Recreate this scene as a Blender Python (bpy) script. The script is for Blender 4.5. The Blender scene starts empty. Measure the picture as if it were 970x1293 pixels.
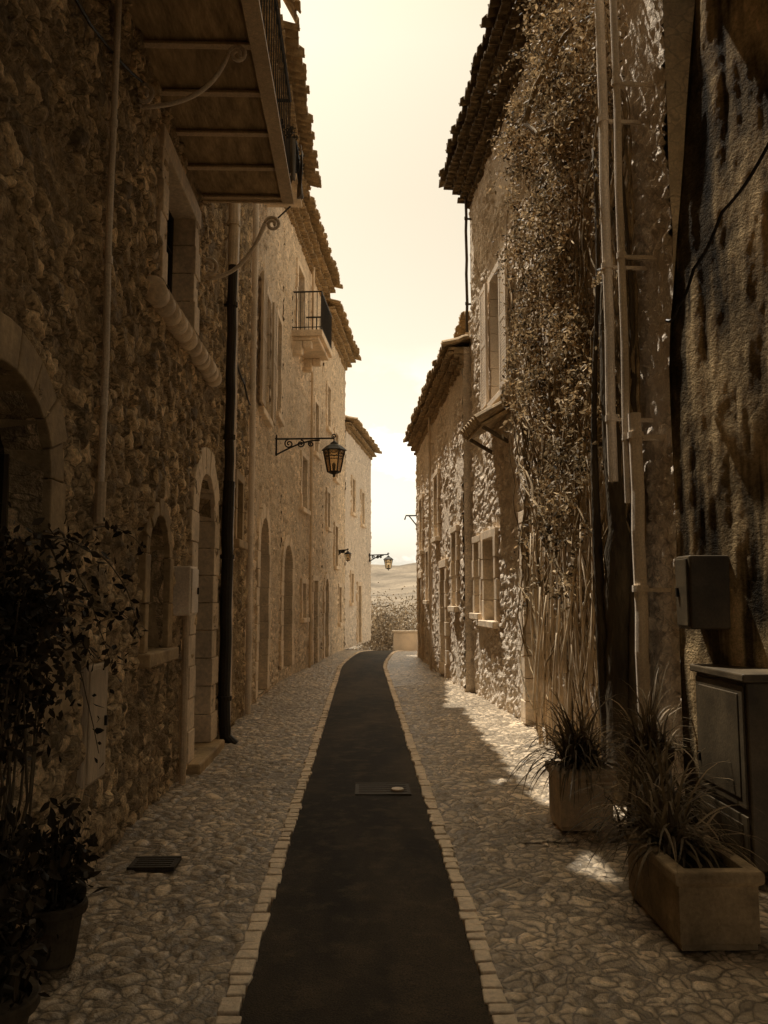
import bpy, math, random
import numpy as np
from mathutils import Vector, Matrix, noise
random.seed(7); rng=np.random.default_rng(7)
scn=bpy.context.scene
col=scn.collection
def sep(v,k=1.0):
    return (v, v*(1-.28*k), v*(1-.60*k), 1)
# ---------------------------------------------------------------- materials
def base_mat(name,rough=.8,spec=.3):
    m=bpy.data.materials.new(name); m.use_nodes=True
    nt=m.node_tree; b=nt.nodes['Principled BSDF']; o=nt.nodes['Material Output']
    b.inputs['Roughness'].default_value=rough
    b.inputs['Specular IOR Level'].default_value=spec
    return m,nt,b,o
def N(nt,t,**kw):
    n=nt.nodes.new(t)
    for k,v in kw.items(): setattr(n,k,v)
    return n
def L(nt,a,b): nt.links.new(a,b)
def ramp(nt,fac,stops):
    r=nt.nodes.new('ShaderNodeValToRGB'); e=r.color_ramp.elements
    while len(e)<len(stops): e.new(.5)
    for i,(p,c) in enumerate(stops):
        e[i].position=p; e[i].color=c if isinstance(c,tuple) else (c,c,c,1)
    L(nt,fac,r.inputs[0]); return r.outputs[0]
def mix(nt,f,a,b,mode='MIX'):
    m=nt.nodes.new('ShaderNodeMix'); m.data_type='RGBA'; m.blend_type=mode
    for s,v in ((m.inputs[0],f),(m.inputs[6],a),(m.inputs[7],b)):
        if hasattr(v,'links'): L(nt,v,s)
        else: s.default_value=v
    return m.outputs[2]
def mth(nt,op,a,b=0.0,c=None):
    m=nt.nodes.new('ShaderNodeMath'); m.operation=op
    for s,v in zip(m.inputs,(a,b,c)):
        if v is None: continue
        if hasattr(v,'links'): L(nt,v,s)
        else: s.default_value=v
    return m.outputs[0]
def coords(nt,scale=(1,1,1),warp=0,wscale=3):
    tc=N(nt,'ShaderNodeTexCoord'); mp=N(nt,'ShaderNodeMapping'); mp.inputs['Scale'].default_value=scale
    L(nt,tc.outputs['Object'],mp.inputs[0]); v=mp.outputs[0]
    if warp:
        n=N(nt,'ShaderNodeTexNoise'); n.inputs['Scale'].default_value=wscale; n.inputs['Detail'].default_value=1
        L(nt,v,n.inputs[0])
        s=N(nt,'ShaderNodeVectorMath',operation='SUBTRACT'); L(nt,n.outputs['Color'],s.inputs[0]); s.inputs[1].default_value=(.5,.5,.5)
        m=N(nt,'ShaderNodeVectorMath',operation='SCALE'); L(nt,s.outputs[0],m.inputs[0]); m.inputs['Scale'].default_value=warp
        a=N(nt,'ShaderNodeVectorMath',operation='ADD'); L(nt,v,a.inputs[0]); L(nt,m.outputs[0],a.inputs[1]); v=a.outputs[0]
    return v
def noi(nt,v,scale,detail=3,rough=.6):
    n=N(nt,'ShaderNodeTexNoise'); n.inputs['Scale'].default_value=scale; n.inputs['Detail'].default_value=detail; n.inputs['Roughness'].default_value=rough
    L(nt,v,n.inputs[0]); return n.outputs[0]
def rubble(name,dark,light,mortar,scale=5.5,disp=.035,plaster=.45,flat=1.5,rough=.85,edge=.14,medh=.55,warp=.22,spec=.25,k=1.0,bump=.5,mul=.75,gapd=.45):
    m,nt,b,o=base_mat(name,rough,spec)
    v=coords(nt,(1,1,flat),warp,4.0); v0=coords(nt)
    vo=N(nt,'ShaderNodeTexVoronoi',feature='F1'); vo.inputs['Scale'].default_value=scale; L(nt,v,vo.inputs[0])
    ve=N(nt,'ShaderNodeTexVoronoi',feature='DISTANCE_TO_EDGE'); ve.inputs['Scale'].default_value=scale; L(nt,v,ve.inputs[0])
    sx=N(nt,'ShaderNodeSeparateColor'); L(nt,vo.outputs['Color'],sx.inputs[0]); rnd=sx.outputs[0]; rnd2=sx.outputs[1]
    mask=ramp(nt,ve.outputs['Distance'],[(0.0,0.0),(edge*.4,.3),(edge,.9),(edge*2,1.0)])
    big=noi(nt,v0,.8,3,.6); med=noi(nt,v0,7,3,.7); fine=noi(nt,v0,42,2,.7)
    pl=ramp(nt,mth(nt,'ADD',mth(nt,'MULTIPLY',big,.75),mth(nt,'MULTIPLY',med,.25)),[(plaster-.04,1.0),(plaster+.05,0.0)])
    mk=mth(nt,'MULTIPLY',mask,mth(nt,'SUBTRACT',1.0,mth(nt,'MULTIPLY',pl,.85)))
    stone=mix(nt,rnd,sep(dark,k),sep(light,k))
    gap=ramp(nt,ve.outputs['Distance'],[(0.0,gapd),(edge*.5,1.0)])
    c=mix(nt,mk,sep(mortar,k),stone)
    c=mix(nt,mth(nt,'MULTIPLY',mth(nt,'SUBTRACT',1.0,pl),.8),c,gap,'MULTIPLY')
    c=mix(nt,mul,c,ramp(nt,med,[(.3,.38),(.7,1.25)]),'MULTIPLY')
    c=mix(nt,mul*.8,c,ramp(nt,fine,[(.3,.45),(.7,1.3)]),'MULTIPLY')
    c=mix(nt,mul*.8,c,ramp(nt,big,[(.32,.5),(.62,1.2)]),'MULTIPLY')
    L(nt,c,b.inputs['Base Color'])
    h=mth(nt,'MULTIPLY',mk,mth(nt,'ADD',.45,mth(nt,'MULTIPLY',rnd2,.8)))
    h=mth(nt,'ADD',h,mth(nt,'MULTIPLY',med,medh))
    d=N(nt,'ShaderNodeDisplacement'); d.inputs['Scale'].default_value=disp; d.inputs['Midlevel'].default_value=.6
    L(nt,h,d.inputs['Height']); L(nt,d.outputs[0],o.inputs['Displacement']); m.displacement_method='DISPLACEMENT'
    bp=N(nt,'ShaderNodeBump'); bp.inputs['Strength'].default_value=1; bp.inputs['Distance'].default_value=disp*bump
    L(nt,noi(nt,v0,20,3,.75),bp.inputs['Height']); L(nt,bp.outputs[0],b.inputs['Normal'])
    return m
def render_mat(name,a,bv,disp=.06):
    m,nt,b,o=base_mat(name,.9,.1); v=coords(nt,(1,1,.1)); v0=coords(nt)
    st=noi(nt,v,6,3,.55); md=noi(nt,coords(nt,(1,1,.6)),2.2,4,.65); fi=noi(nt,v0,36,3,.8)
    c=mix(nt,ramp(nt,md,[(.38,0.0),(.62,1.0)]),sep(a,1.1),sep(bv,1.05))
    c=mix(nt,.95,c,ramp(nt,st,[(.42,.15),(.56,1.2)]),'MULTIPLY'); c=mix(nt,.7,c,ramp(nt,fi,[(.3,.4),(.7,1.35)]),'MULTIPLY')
    L(nt,c,b.inputs['Base Color'])
    h=mth(nt,'ADD',mth(nt,'MULTIPLY',st,.8),mth(nt,'MULTIPLY',md,.6))
    d=N(nt,'ShaderNodeDisplacement'); d.inputs['Scale'].default_value=disp; d.inputs['Midlevel'].default_value=.8
    L(nt,h,d.inputs['Height']); L(nt,d.outputs[0],o.inputs['Displacement']); m.displacement_method='DISPLACEMENT'
    bp=N(nt,'ShaderNodeBump'); bp.inputs['Strength'].default_value=1; bp.inputs['Distance'].default_value=.02
    L(nt,fi,bp.inputs['Height']); L(nt,bp.outputs[0],b.inputs['Normal'])
    return m
def plain(name,a,bv,scale=8,rough=.8,bump=.3,bscale=30,spec=.3,sc=(1,1,1),dist=.01,k=1.0,metal=0):
    m,nt,b,o=base_mat(name,rough,spec); v=coords(nt,sc)
    n=noi(nt,v,scale,3,.65); n2=noi(nt,v,bscale,3,.7); n3=noi(nt,coords(nt),1.3,2)
    c=mix(nt,ramp(nt,n,[(.3,0.0),(.7,1.0)]),sep(a,k),sep(bv,k))
    c=mix(nt,.5,c,ramp(nt,n2,[(.3,.55),(.7,1.25)]),'MULTIPLY')
    c=mix(nt,.4,c,ramp(nt,n3,[(.35,.5),(.65,1.2)]),'MULTIPLY')
    L(nt,c,b.inputs['Base Color']); b.inputs['Metallic'].default_value=metal
    bp=N(nt,'ShaderNodeBump'); bp.inputs['Strength'].default_value=bump; bp.inputs['Distance'].default_value=dist
    L(nt,n2,bp.inputs['Height']); L(nt,bp.outputs[0],b.inputs['Normal'])
    return m
def asphalt():
    m,nt,b,o=base_mat('asphalt',.75,.25); v=coords(nt,(1,.35,1)); v0=coords(nt)
    n=noi(nt,v,1.1,4,.6); p=noi(nt,v0,5,4,.7); g=noi(nt,v0,130,2,.8)
    c=mix(nt,ramp(nt,n,[(.42,0.0),(.58,1.0)]),sep(.014),sep(.05))
    c=mix(nt,ramp(nt,p,[(.5,0.0),(.68,.55)]),c,sep(.09)); c=mix(nt,.9,c,ramp(nt,g,[(.35,.4),(.7,2.2)]),'MULTIPLY')
    L(nt,c,b.inputs['Base Color'])
    bp=N(nt,'ShaderNodeBump'); bp.inputs['Strength'].default_value=1; bp.inputs['Distance'].default_value=.008
    L(nt,mth(nt,'ADD',g,mth(nt,'MULTIPLY',p,1.5)),bp.inputs['Height']); L(nt,bp.outputs[0],b.inputs['Normal'])
    return m
def leafmat(name,a,bv,trans=.25,k=1.0):
    m,nt,b,o=base_mat(name,.6,.2)
    g=N(nt,'ShaderNodeNewGeometry'); v=coords(nt)
    c=mix(nt,g.outputs['Random Per Island'],sep(a,k),sep(bv,k)); c=mix(nt,.7,c,ramp(nt,noi(nt,v,1.6,2),[(.38,.3),(.62,1.3)]),'MULTIPLY')
    L(nt,c,b.inputs['Base Color'])
    t=N(nt,'ShaderNodeBsdfTranslucent'); L(nt,c,t.inputs[0]); ms=N(nt,'ShaderNodeMixShader'); ms.inputs[0].default_value=trans
    L(nt,b.outputs[0],ms.inputs[1]); L(nt,t.outputs[0],ms.inputs[2]); L(nt,ms.outputs[0],o.inputs['Surface'])
    return m
M={}
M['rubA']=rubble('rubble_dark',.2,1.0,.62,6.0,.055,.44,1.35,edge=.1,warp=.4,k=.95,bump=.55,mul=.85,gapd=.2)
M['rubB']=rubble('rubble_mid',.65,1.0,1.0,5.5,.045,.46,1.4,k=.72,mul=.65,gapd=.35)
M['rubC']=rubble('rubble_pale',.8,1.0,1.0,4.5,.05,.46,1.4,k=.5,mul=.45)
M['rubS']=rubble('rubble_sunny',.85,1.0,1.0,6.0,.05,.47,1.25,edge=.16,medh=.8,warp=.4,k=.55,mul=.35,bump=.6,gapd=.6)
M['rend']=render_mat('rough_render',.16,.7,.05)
M['cob']=rubble('cobbles',.28,1.0,.42,12.5,.015,.36,1.0,.42,.22,.4,.3,.4,k=.75,bump=1.0,mul=.68,gapd=.3)
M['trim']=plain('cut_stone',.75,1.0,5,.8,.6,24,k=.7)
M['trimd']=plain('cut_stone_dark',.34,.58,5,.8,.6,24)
M['shade']=plain('sky_blocker_stone',.1,.18,5,.8,.6,24)  # dark stone for the unseen blocker over the camera
M['bark']=plain('creeper_bark',.05,.16,5,.85,1.0,18,sc=(1,1,.25),dist=.03)
M['kerb']=plain('kerb_stone',.8,1.0,4,.6,.7,30,dist=.015,k=.65)
M['asph']=asphalt()
M['tile']=plain('clay_tile',.26,.6,9,.8,.5,30)
M['tiled']=plain('clay_tile_dark',.1,.3,9,.85,.5,30)
M['wood']=plain('weathered_wood',.09,.2,6,.75,.6,20,sc=(6,6,.6))
M['woodl']=plain('pale_wood',.55,.8,6,.75,.6,20,sc=(6,6,.6),k=.75)
M['dark']=plain('dark_wood',.03,.07,6,.6,.5,20,sc=(6,6,.6))
M['iron']=plain('wrought_iron',.012,.03,20,.5,.3,60,.4)
M['ironl']=plain('painted_iron',.6,.8,20,.5,.3,60,.4,k=.85)
M['pipe']=plain('pale_pipe',.65,.85,6,.45,.15,50,.4,k=.8)
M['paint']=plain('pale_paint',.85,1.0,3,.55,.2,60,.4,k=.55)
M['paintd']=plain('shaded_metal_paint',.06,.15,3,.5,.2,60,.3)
M['cloth']=plain('grey_cloth',.12,.4,3,.9,.2,60,.1)
M['slab']=plain('soffit_boards',.22,.6,3,.8,.7,14,sc=(3,.7,1))
M['terra']=plain('terracotta_pot',.05,.12,6,.8,.4,30)
M['plst']=plain('planter_concrete',.22,.45,6,.8,.6,40)
M['soil']=plain('soil',.02,.05,20,.95,1,50)
M['grass']=plain('dry_land',.12,.34,.035,.9,.3,.4,k=.65)
M['leafc']=leafmat('creeper_leaf',.04,.75,.25,1.0)
M['leafd']=leafmat('dark_leaf',.02,.08)
M['leafs']=leafmat('strap_leaf',.07,.32)
M['leafb']=leafmat('far_leaf',.18,.42,.3,.8)
M['stem']=plain('woody_stem',.12,.6,6,.8,.5,40,k=1)
M['cane']=plain('dry_cane',.5,.95,9,.6,.3,30,sc=(1,1,.3),k=.8)
def glassm():
    m,nt,b,o=base_mat('window_glass',.08,.6); b.inputs['Base Color'].default_value=sep(.015); return m
M['glass']=glassm()
def lampg():
    m,nt,b,o=base_mat('lamp_glass',.1,.5); b.inputs['Base Color'].default_value=sep(.7); b.inputs['Transmission Weight'].default_value=.85; return m
M['lglass']=lampg()
# ---------------------------------------------------------------- mesh helpers
WO={}
def W(u,z,d): return (u,d,z)
class MB:
    def __init__(s): s.v=[];s.f=[];s.m=[]
    def add(s,vs,fs,mi=0):
        o=len(s.v); s.v+=[tuple(v) for v in vs]; s.f+=[tuple(i+o for i in f) for f in fs]; s.m+=[mi]*len(fs)
    def prism(s,P,poly,d0,d1,mi=0):
        n=len(poly); vs=[P(u,z,d0) for u,z in poly]+[P(u,z,d1) for u,z in poly]
        fs=[tuple(range(n)),tuple(range(2*n-1,n-1,-1))]+[(i,i+n,(i+1)%n+n,(i+1)%n) for i in range(n)]
        s.add(vs,fs,mi)
    def box(s,P,u0,u1,z0,z1,d0,d1,mi=0): s.prism(P,[(u0,z0),(u1,z0),(u1,z1),(u0,z1)],d0,d1,mi)
    def tube(s,pts,r,n=8,mi=0):
        pts=[Vector(p) for p in pts]; rr=r if isinstance(r,(list,tuple)) else [r]*len(pts)
        vs=[];fs=[]; ref=None
        for i,p in enumerate(pts):
            t=(pts[min(i+1,len(pts)-1)]-pts[max(i-1,0)]); t=t.normalized() if t.length>1e-9 else Vector((0,0,1))
            if ref is None: ref=t.orthogonal().normalized()
            a=ref-t*ref.dot(t); a=a.normalized() if a.length>1e-6 else t.orthogonal().normalized(); ref=a; b=t.cross(a)
            for k in range(n):
                an=2*math.pi*k/n; vs.append(p+(a*math.cos(an)+b*math.sin(an))*rr[i])
        for i in range(len(pts)-1):
            for k in range(n): fs.append((i*n+k,i*n+(k+1)%n,(i+1)*n+(k+1)%n,(i+1)*n+k))
        fs.append(tuple(range(n-1,-1,-1))); fs.append(tuple(range((len(pts)-1)*n,len(pts)*n)))
        s.add(vs,fs,mi)
    def lathe(s,c,prof,n=20,mi=0,rot=0):
        vs=[];fs=[]
        for r,z in prof:
            for k in range(n):
                a=2*math.pi*k/n+rot; vs.append((c[0]+r*math.cos(a),c[1]+r*math.sin(a),c[2]+z))
        for i in range(len(prof)-1):
            for k in range(n): fs.append((i*n+k,i*n+(k+1)%n,(i+1)*n+(k+1)%n,(i+1)*n+k))
        fs.append(tuple(range(n-1,-1,-1))); fs.append(tuple(range((len(prof)-1)*n,len(prof)*n)))
        s.add(vs,fs,mi)
    def obj(s,name,mats,parent=None,smooth=False,bevel=0,solid=0,recalc=True,label=None,category=None,kind=None,group=None):
        me=bpy.data.meshes.new(name)
        v=np.array(s.v,dtype=float); lo=v.min(0); hi=v.max(0); org=np.array([(lo[0]+hi[0])/2,(lo[1]+hi[1])/2,lo[2]])
        me.from_pydata((v-org).tolist(),[],s.f)
        if not isinstance(mats,list): mats=[mats]
        for m in mats: me.materials.append(m)
        if len(mats)>1: me.polygons.foreach_set('material_index',s.m)
        if recalc:
            import bmesh
            bm=bmesh.new(); bm.from_mesh(me); bmesh.ops.recalc_face_normals(bm,faces=bm.faces); bm.to_mesh(me); bm.free()
        if smooth: me.polygons.foreach_set('use_smooth',[True]*len(me.polygons))
        me.update()
        o=bpy.data.objects.new(name,me); col.objects.link(o); place(o,org,parent)
        if bevel:
            b=o.modifiers.new('bevel','BEVEL'); b.width=bevel; b.segments=2; b.limit_method='ANGLE'
        if solid:
            b=o.modifiers.new('solid','SOLIDIFY'); b.thickness=solid
        tag(o,label,category,kind,group); return o
def tag(o,label=None,category=None,kind=None,group=None):
    if label: o['label']=label
    if category: o['category']=category
    if kind: o['kind']=kind
    if group: o['group']=group
def place(o,org,parent):
    WO[o.name]=Vector(org)
    if parent: o.parent=parent; o.location=Vector(org)-WO[parent.name]
    else: o.location=Vector(org)
def empty(name,loc,label,category,group=None):
    e=bpy.data.objects.new(name,None); e.empty_display_size=.2; col.objects.link(e); place(e,loc,None); tag(e,label,category,None,group); return e
def lines(*segs):
    out=[]
    for a,b,st in segs:
        n=max(1,int(round((b-a)/st))); out+=[a+(b-a)*i/n for i in range(n)]
    out.append(segs[-1][1]); return np.array(out)
class Fac:
    def __init__(s,p0,p1,side):
        s.p0=Vector((p0[0],p0[1],0)); d=Vector((p1[0]-p0[0],p1[1]-p0[1],0)); s.L=d.length; s.d=d.normalized()
        s.n=Vector((s.d.y,-s.d.x,0))*side; s.y0=p0[1]
    def P(s,u,z,d=0):
        q=s.p0+s.d*u+s.n*d; return (q.x,q.y,z)
    def U(s,y): return (y-s.y0)/s.d.y
class Op:
    def __init__(s,f,y0,y1,z0,z1,kind='window',arch=False,rise=None,**kw):
        s.u0=f.U(y0); s.u1=f.U(y1); s.z0=z0; s.z1=z1; s.kind=kind; s.arch=arch; s.kw=kw
        s.hw=(s.u1-s.u0)/2; s.uc=(s.u0+s.u1)/2; s.rise=(rise or s.hw) if arch else 0; s.zs=z1-s.rise
    def top(s,u):
        if not s.arch: return s.z1
        t=max(0,1-((u-s.uc)/s.hw)**2); return s.zs+s.rise*math.sqrt(t)
    def inside(s,u,z): return s.u0<u<s.u1 and s.z0<z<s.top(u)
    def profile(s,n=12,g=0):
        if not s.arch: return [(s.u0-g,s.z0),(s.u1+g,s.z0),(s.u1+g,s.z1+g),(s.u0-g,s.z1+g)]
        p=[(s.u0-g,s.z0),(s.u1+g,s.z0)]
        for i in range(n+1):
            a=math.pi*i/n; p.append((s.uc+(s.hw+g)*math.cos(a),s.zs+(s.rise+g)*math.sin(a)))
        return p
def wallmesh(root,f,Ze,ops,mat,us,zs,depth=8,rise=1.5,warp=None,rec=.24):
    mb=MB(); U=np.clip(us,0,f.L); nu=len(U); nz=len(zs)
    for z in zs:
        for u in U: mb.v.append(f.P(u,z,0))
    for j in range(nz-1):
        zc=(zs[j]+zs[j+1])/2
        for i in range(nu-1):
            uc=(U[i]+U[i+1])/2
            if any(o.inside(uc,zc) for o in ops): continue
            a=j*nu+i; q=(a,a+1,a+nu+1,a+nu)
            mb.f.append(q); mb.m.append(0)
    a,b,c=[Vector(mb.v[k]) for k in mb.f[0][:3]]
    if (b-a).cross(c-b).dot(f.n)<0: mb.f=[t[::-1] for t in mb.f]
    nfront=len(mb.f)
    for o in ops:
        p=o.profile(14); n=len(p); vs=[f.P(u,z,.0) for u,z in p]+[f.P(u,z,-rec-.08) for u,z in p]
        mb.add(vs,[(i,(i+1)%n,(i+1)%n+n,i+n) for i in range(n)])
    D=.36
    prof=[(-D,0),(-D,Ze),(-D-rise*2.2,Ze+rise*.9),(-depth,Ze-.2),(-depth,0)]
    vs=[f.P(0,z,d) for d,z in prof]+[f.P(f.L,z,d) for d,z in prof]; n=len(prof)
    mb.add(vs,[tuple(range(n)),tuple(range(2*n-1,n-1,-1))]+[(i,i+n,(i+1)%n+n,(i+1)%n) for i in range(n)])
    for u in (0,f.L):
        zz=lines((0,Ze,.3)); vs=[]
        for z in zz: vs+=[f.P(u,z,0),f.P(u,z,-D)]
        fs=[(2*i,2*i+1,2*i+3,2*i+2) for i in range(len(zz)-1)]
        mb.add(vs,fs)
    mb.add([f.P(0,Ze,0),f.P(f.L,Ze,0),f.P(f.L,Ze,-D),f.P(0,Ze,-D)],[(0,1,2,3)])
    if warp: mb.v=[warp(v) for v in mb.v]
    o=mb.obj('wall',mat,root,recalc=False)
    o.data.polygons.foreach_set('use_smooth',[i<nfront for i in range(len(mb.f))]); return o
def cornice(root,f,Ze,mat,layers=3,step=.12,u0=-.02,u1=None,r=.075):
    mb=MB(); u1=u1 or f.L
    for k in range(layers):
        zb=Ze-.13*(layers-k); pr=.08+step*k
        n=int((u1-u0)/(2*r+.01)); w=(u1-u0)/n
        for i in range(n):
            uc=u0+(i+.5)*w+(w/2 if k%2 else 0)+random.uniform(-.008,.008); prr=pr+random.uniform(-.02,.02)
            for s in range(5):
                a0=math.pi*s/5; a1=math.pi*(s+1)/5; ro=r; ri=r*.72
                mb.prism(f.P,[(uc+ro*math.cos(a0),zb+ro*math.sin(a0)),(uc+ro*math.cos(a1),zb+ro*math.sin(a1)),(uc+ri*math.cos(a1),zb+ri*math.sin(a1)),(uc+ri*math.cos(a0),zb+ri*math.sin(a0))],-.02,prr)
        mb.box(f.P,u0,u1+.02,zb+r,zb+r+.045,-.02,pr-.03)
        mb.box(f.P,u0,u1+.01,zb,zb+r,-.02,pr-.12 if pr>.16 else .02)
    mb.obj('cornice',mat,root)
def roof(root,f,Ze,over,rise,mat,run=3.6,u0=-.15,u1=None,per=.2,name='roof'):
    u1=u1 if u1 is not None else f.L+.15
    us=np.arange(u0,u1,per/8); vs_=np.arange(0,run+over,.095); mb=MB(); nu=len(us)
    jit={}
    for j,v in enumerate(vs_):
        fr=(v/.38)%1
        for u in us:
            k=int(math.floor(u/per)); key=(k,int(v/.38)); jj=jit.setdefault(key,(random.uniform(-.02,.02),random.uniform(-.05,.05)))
            d=over-v+(jj[1] if j==0 else 0)
            z=Ze+v*rise/run+.05*math.cos(2*math.pi*u/per)+.035*(1-fr)+jj[0]
            mb.v.append(f.P(u,z,d))
    for j in range(len(vs_)-1):
        for i in range(nu-1):
            a=j*nu+i; mb.f.append((a,a+1,a+nu+1,a+nu)); mb.m.append(0)
    return mb.obj(name,mat,root,solid=.02)
def surround(f,o,mat,parent,w=.2,proud=.045,dep=.2,name='stone_surround',jamb=True,alt=.09):
    mb=MB(); g=-.012
    h=.27
    if jamb:
        n=max(1,int((o.zs-o.z0)/h)); hh=(o.zs-o.z0)/n
        for i in range(n):
            ww=w+(alt if i%2 else 0)+random.uniform(-.015,.015)
            a=o.z0+i*hh+.004; b=o.z0+(i+1)*hh-.004; pr=proud+random.uniform(-.008,.008)
            mb.box(f.P,o.u0-ww,o.u0-g,a,b,-dep,pr)
            ww=w+(0 if i%2 else alt)+random.uniform(-.015,.015)
            mb.box(f.P,o.u1+g,o.u1+ww,a,b,-dep,pr)
    if o.arch:
        n=9
        for i in range(n):
            a0=math.pi*(i+.02)/n; a1=math.pi*(i+.98)/n; ww=w+random.uniform(-.02,.03)
            pts=[]
            for a in (a0,(a0+a1)/2,a1): pts.append((o.uc+(o.hw+ww)*math.cos(a),o.zs+(o.rise+ww)*math.sin(a)))
            for a in (a1,(a0+a1)/2,a0): pts.append((o.uc+(o.hw+g)*math.cos(a),o.zs+(o.rise+g)*math.sin(a)))
            mb.prism(f.P,pts,-dep,proud+random.uniform(-.008,.008))
    else:
        mb.box(f.P,o.u0-w-.04,o.u1+w+.04,o.z1+g,o.z1+w,-dep,proud+.004)
    return mb.obj(name,mat,parent,bevel=.008)
def door(root,f,o,mat,smat=None,w=.2,handle=True,rec=.24,proud=.045):
    mb=MB(); n=max(3,int((o.u1-o.u0)/.13)); ww=(o.u1-o.u0)/n
    for i in range(n):
        a=o.u0+i*ww+.004; b=o.u0+(i+1)*ww-.004
        mb.prism(f.P,[(a,o.z0),(b,o.z0),(b,o.top(b)),(a,o.top(a))],-rec-.05,-rec+random.uniform(-.004,.004))
    for z in (o.z0+.25,o.z0+(o.zs-o.z0)*.55,o.zs-.1): mb.box(f.P,o.u0+.02,o.u1-.02,z,z+.1,-rec+.006,-rec+.03)
    mb.box(f.P,o.u0,o.u1,o.z0,o.zs,-rec-.075,-rec-.055)
    d=mb.obj('door',mat,root,bevel=.004)
    if handle:
        h=MB(); c=f.P(o.u0+.12,o.z0+1.05,-rec+.06); h.lathe((c[0],c[1],c[2]-.03),[(.005,0),(.03,.01),(.035,.03),(.03,.05),(.005,.06)],10); h.obj('handle',M['iron'],d,smooth=True)
    if smat: surround(f,o,smat,d,w,proud)
    return d
def window(root,f,o,fmat,smat,w=.14,sill=True,shut=None,rec=.17,rows=3,proud=.045):
    mb=MB(); b=.045
    for a0,a1 in ((o.u0,o.u0+b),(o.u1-b,o.u1),(o.uc-b*.7,o.uc+b*.7)): mb.box(f.P,a0,a1,o.z0,o.top((a0+a1)/2),-rec-.04,-rec)
    mb.box(f.P,o.u0+b,o.u1-b,o.z0,o.z0+b,-rec-.04,-rec-.002); 
    if not o.arch: mb.box(f.P,o.u0+b,o.u1-b,o.z1-b,o.z1,-rec-.04,-rec-.002)
    for k in range(1,rows): 
        z=o.z0+(o.zs-o.z0)*k/rows; mb.box(f.P,o.u0+b,o.u1-b,z-.012,z+.012,-rec-.035,-rec-.006)
    win=mb.obj('window',fmat,root)
    g=MB(); g.prism(f.P,o.profile(),-rec-.035,-rec-.025); g.obj('glass',M['glass'],win)
    if smat: surround(f,o,smat,win,w,proud,alt=.04)
    if sill:
        s=MB(); s.box(f.P,o.u0-w-.05,o.u1+w+.05,o.z0-.1,o.z0+.004,-rec,proud+.06); s.obj('sill',smat or M['trimd'],win,bevel=.012)
    if shut:
        for sgn in (-1,1):
            s=MB(); ww=o.hw*.98
            a=o.u0-ww-.03 if sgn<0 else o.u1+.03; P=f.P; d0=proud+.03
            bb=a+ww
            s.box(P,a,a+.06,o.z0,o.z1,d0,d0+.04); s.box(P,bb-.06,bb,o.z0,o.z1,d0,d0+.04)
            for z in (o.z0,(o.z0+o.z1)/2,o.z1-.08): s.box(P,a+.06,bb-.06,z,z+.08,d0+.002,d0+.038)
            z=o.z0+.1
            while z<o.z1-.1:
                s.box(P,a+.06,bb-.06,z,z+.03,d0+.006,d0+.034); z+=.045
            s.obj('shutter',shut,win)
    return win
def leaves(name,pts,size,mat,parent=None,tag_kw={}):
    pts=np.array(pts); n=len(pts)
    d=rng.normal(size=(n,3)); d[:,2]-=.4; d/=np.linalg.norm(d,axis=1)[:,None]
    q=rng.normal(size=(n,3)); sd=np.cross(d,q); sd/=np.linalg.norm(sd,axis=1)[:,None]; up=np.cross(sd,d)
    s=size*rng.uniform(.5,1.4,size=n)[:,None]
    v=np.stack([pts,pts+d*s*.35+sd*s*.24+up*s*.06,pts+d*s*.7+sd*s*.17+up*s*.03,pts+d*s,pts+d*s*.7-sd*s*.17+up*s*.03,pts+d*s*.35-sd*s*.24+up*s*.06],1).reshape(-1,3)
    mb=MB(); mb.v=v.tolist()
    for i in range(n):
        k=6*i; mb.f+=[(k,k+1,k+2,k+3),(k,k+3,k+4,k+5)]
    mb.m=[0]*len(mb.f)
    return mb.obj(name,mat,parent,recalc=False,**tag_kw)
# ---------------------------------------------------------------- LEFT HOUSE A
FA=Fac((-1.65,-3),(-1.65,11.8),1)
A=empty('stone_house',(-1.65,4,0),'tall rubble stone house with balcony and arched door','house','houses along the street')
oaw=Op(FA,3.1,4.33,1.15,2.72,arch=True,rise=.45); oni=Op(FA,6.35,7.02,1.24,2.32,arch=True); oad=Op(FA,8.2,9.12,0.12,2.95,arch=True)
owi=Op(FA,6.62,7.75,4.2,5.3); ofr=Op(FA,5.9,7.2,5.95,8.0); osm=Op(FA,10.7,11.2,2.4,3.2)
usA=lines((0,5.5,.12),(5.5,9,.018),(9,14.8,.025)); zsA=lines((0,6.2,.02),(6.2,8,.06),(8,10.1,.2))
u=FA.U
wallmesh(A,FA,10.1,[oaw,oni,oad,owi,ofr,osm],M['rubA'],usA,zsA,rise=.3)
mb=MB(); mb.box(FA.P,u(-3),u(9.0),10.0,14.5,-7,.02); us_=mb.obj('unseen_shade_storey',M['trimd'],A)  # unseen storey, added at this height to shade the right side
mb=MB(); mb.prism(lambda d,z,uu:FA.P(uu,z,d),[(-7.2,14.55),(.48,14.55),(.48,14.7),(-3.4,16),(-7.2,14.7)],u(-3),u(9.0)); mb.obj('shade_storey_roof',M['tiled'],us_)  # unseen roof, part of the added shading storey
mb=MB(); a0,a1,h0,h1=9.95,10.75,10.7,13.9
mb.box(FA.P,u(9.003),u(a0),10.0,14.5,-.12,.02); mb.box(FA.P,u(a1),u(11.8),10.0,14.5,-.12,.02)
mb.box(FA.P,u(a0),u(a1),10.0,h0,-.118,.018); mb.box(FA.P,u(a0),u(a1),h1,14.5,-.118,.018); lg=mb.obj('sun_slot_wall',M['trimd'],A)  # unseen added wall, its opening shaped to throw a sun patch
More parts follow.
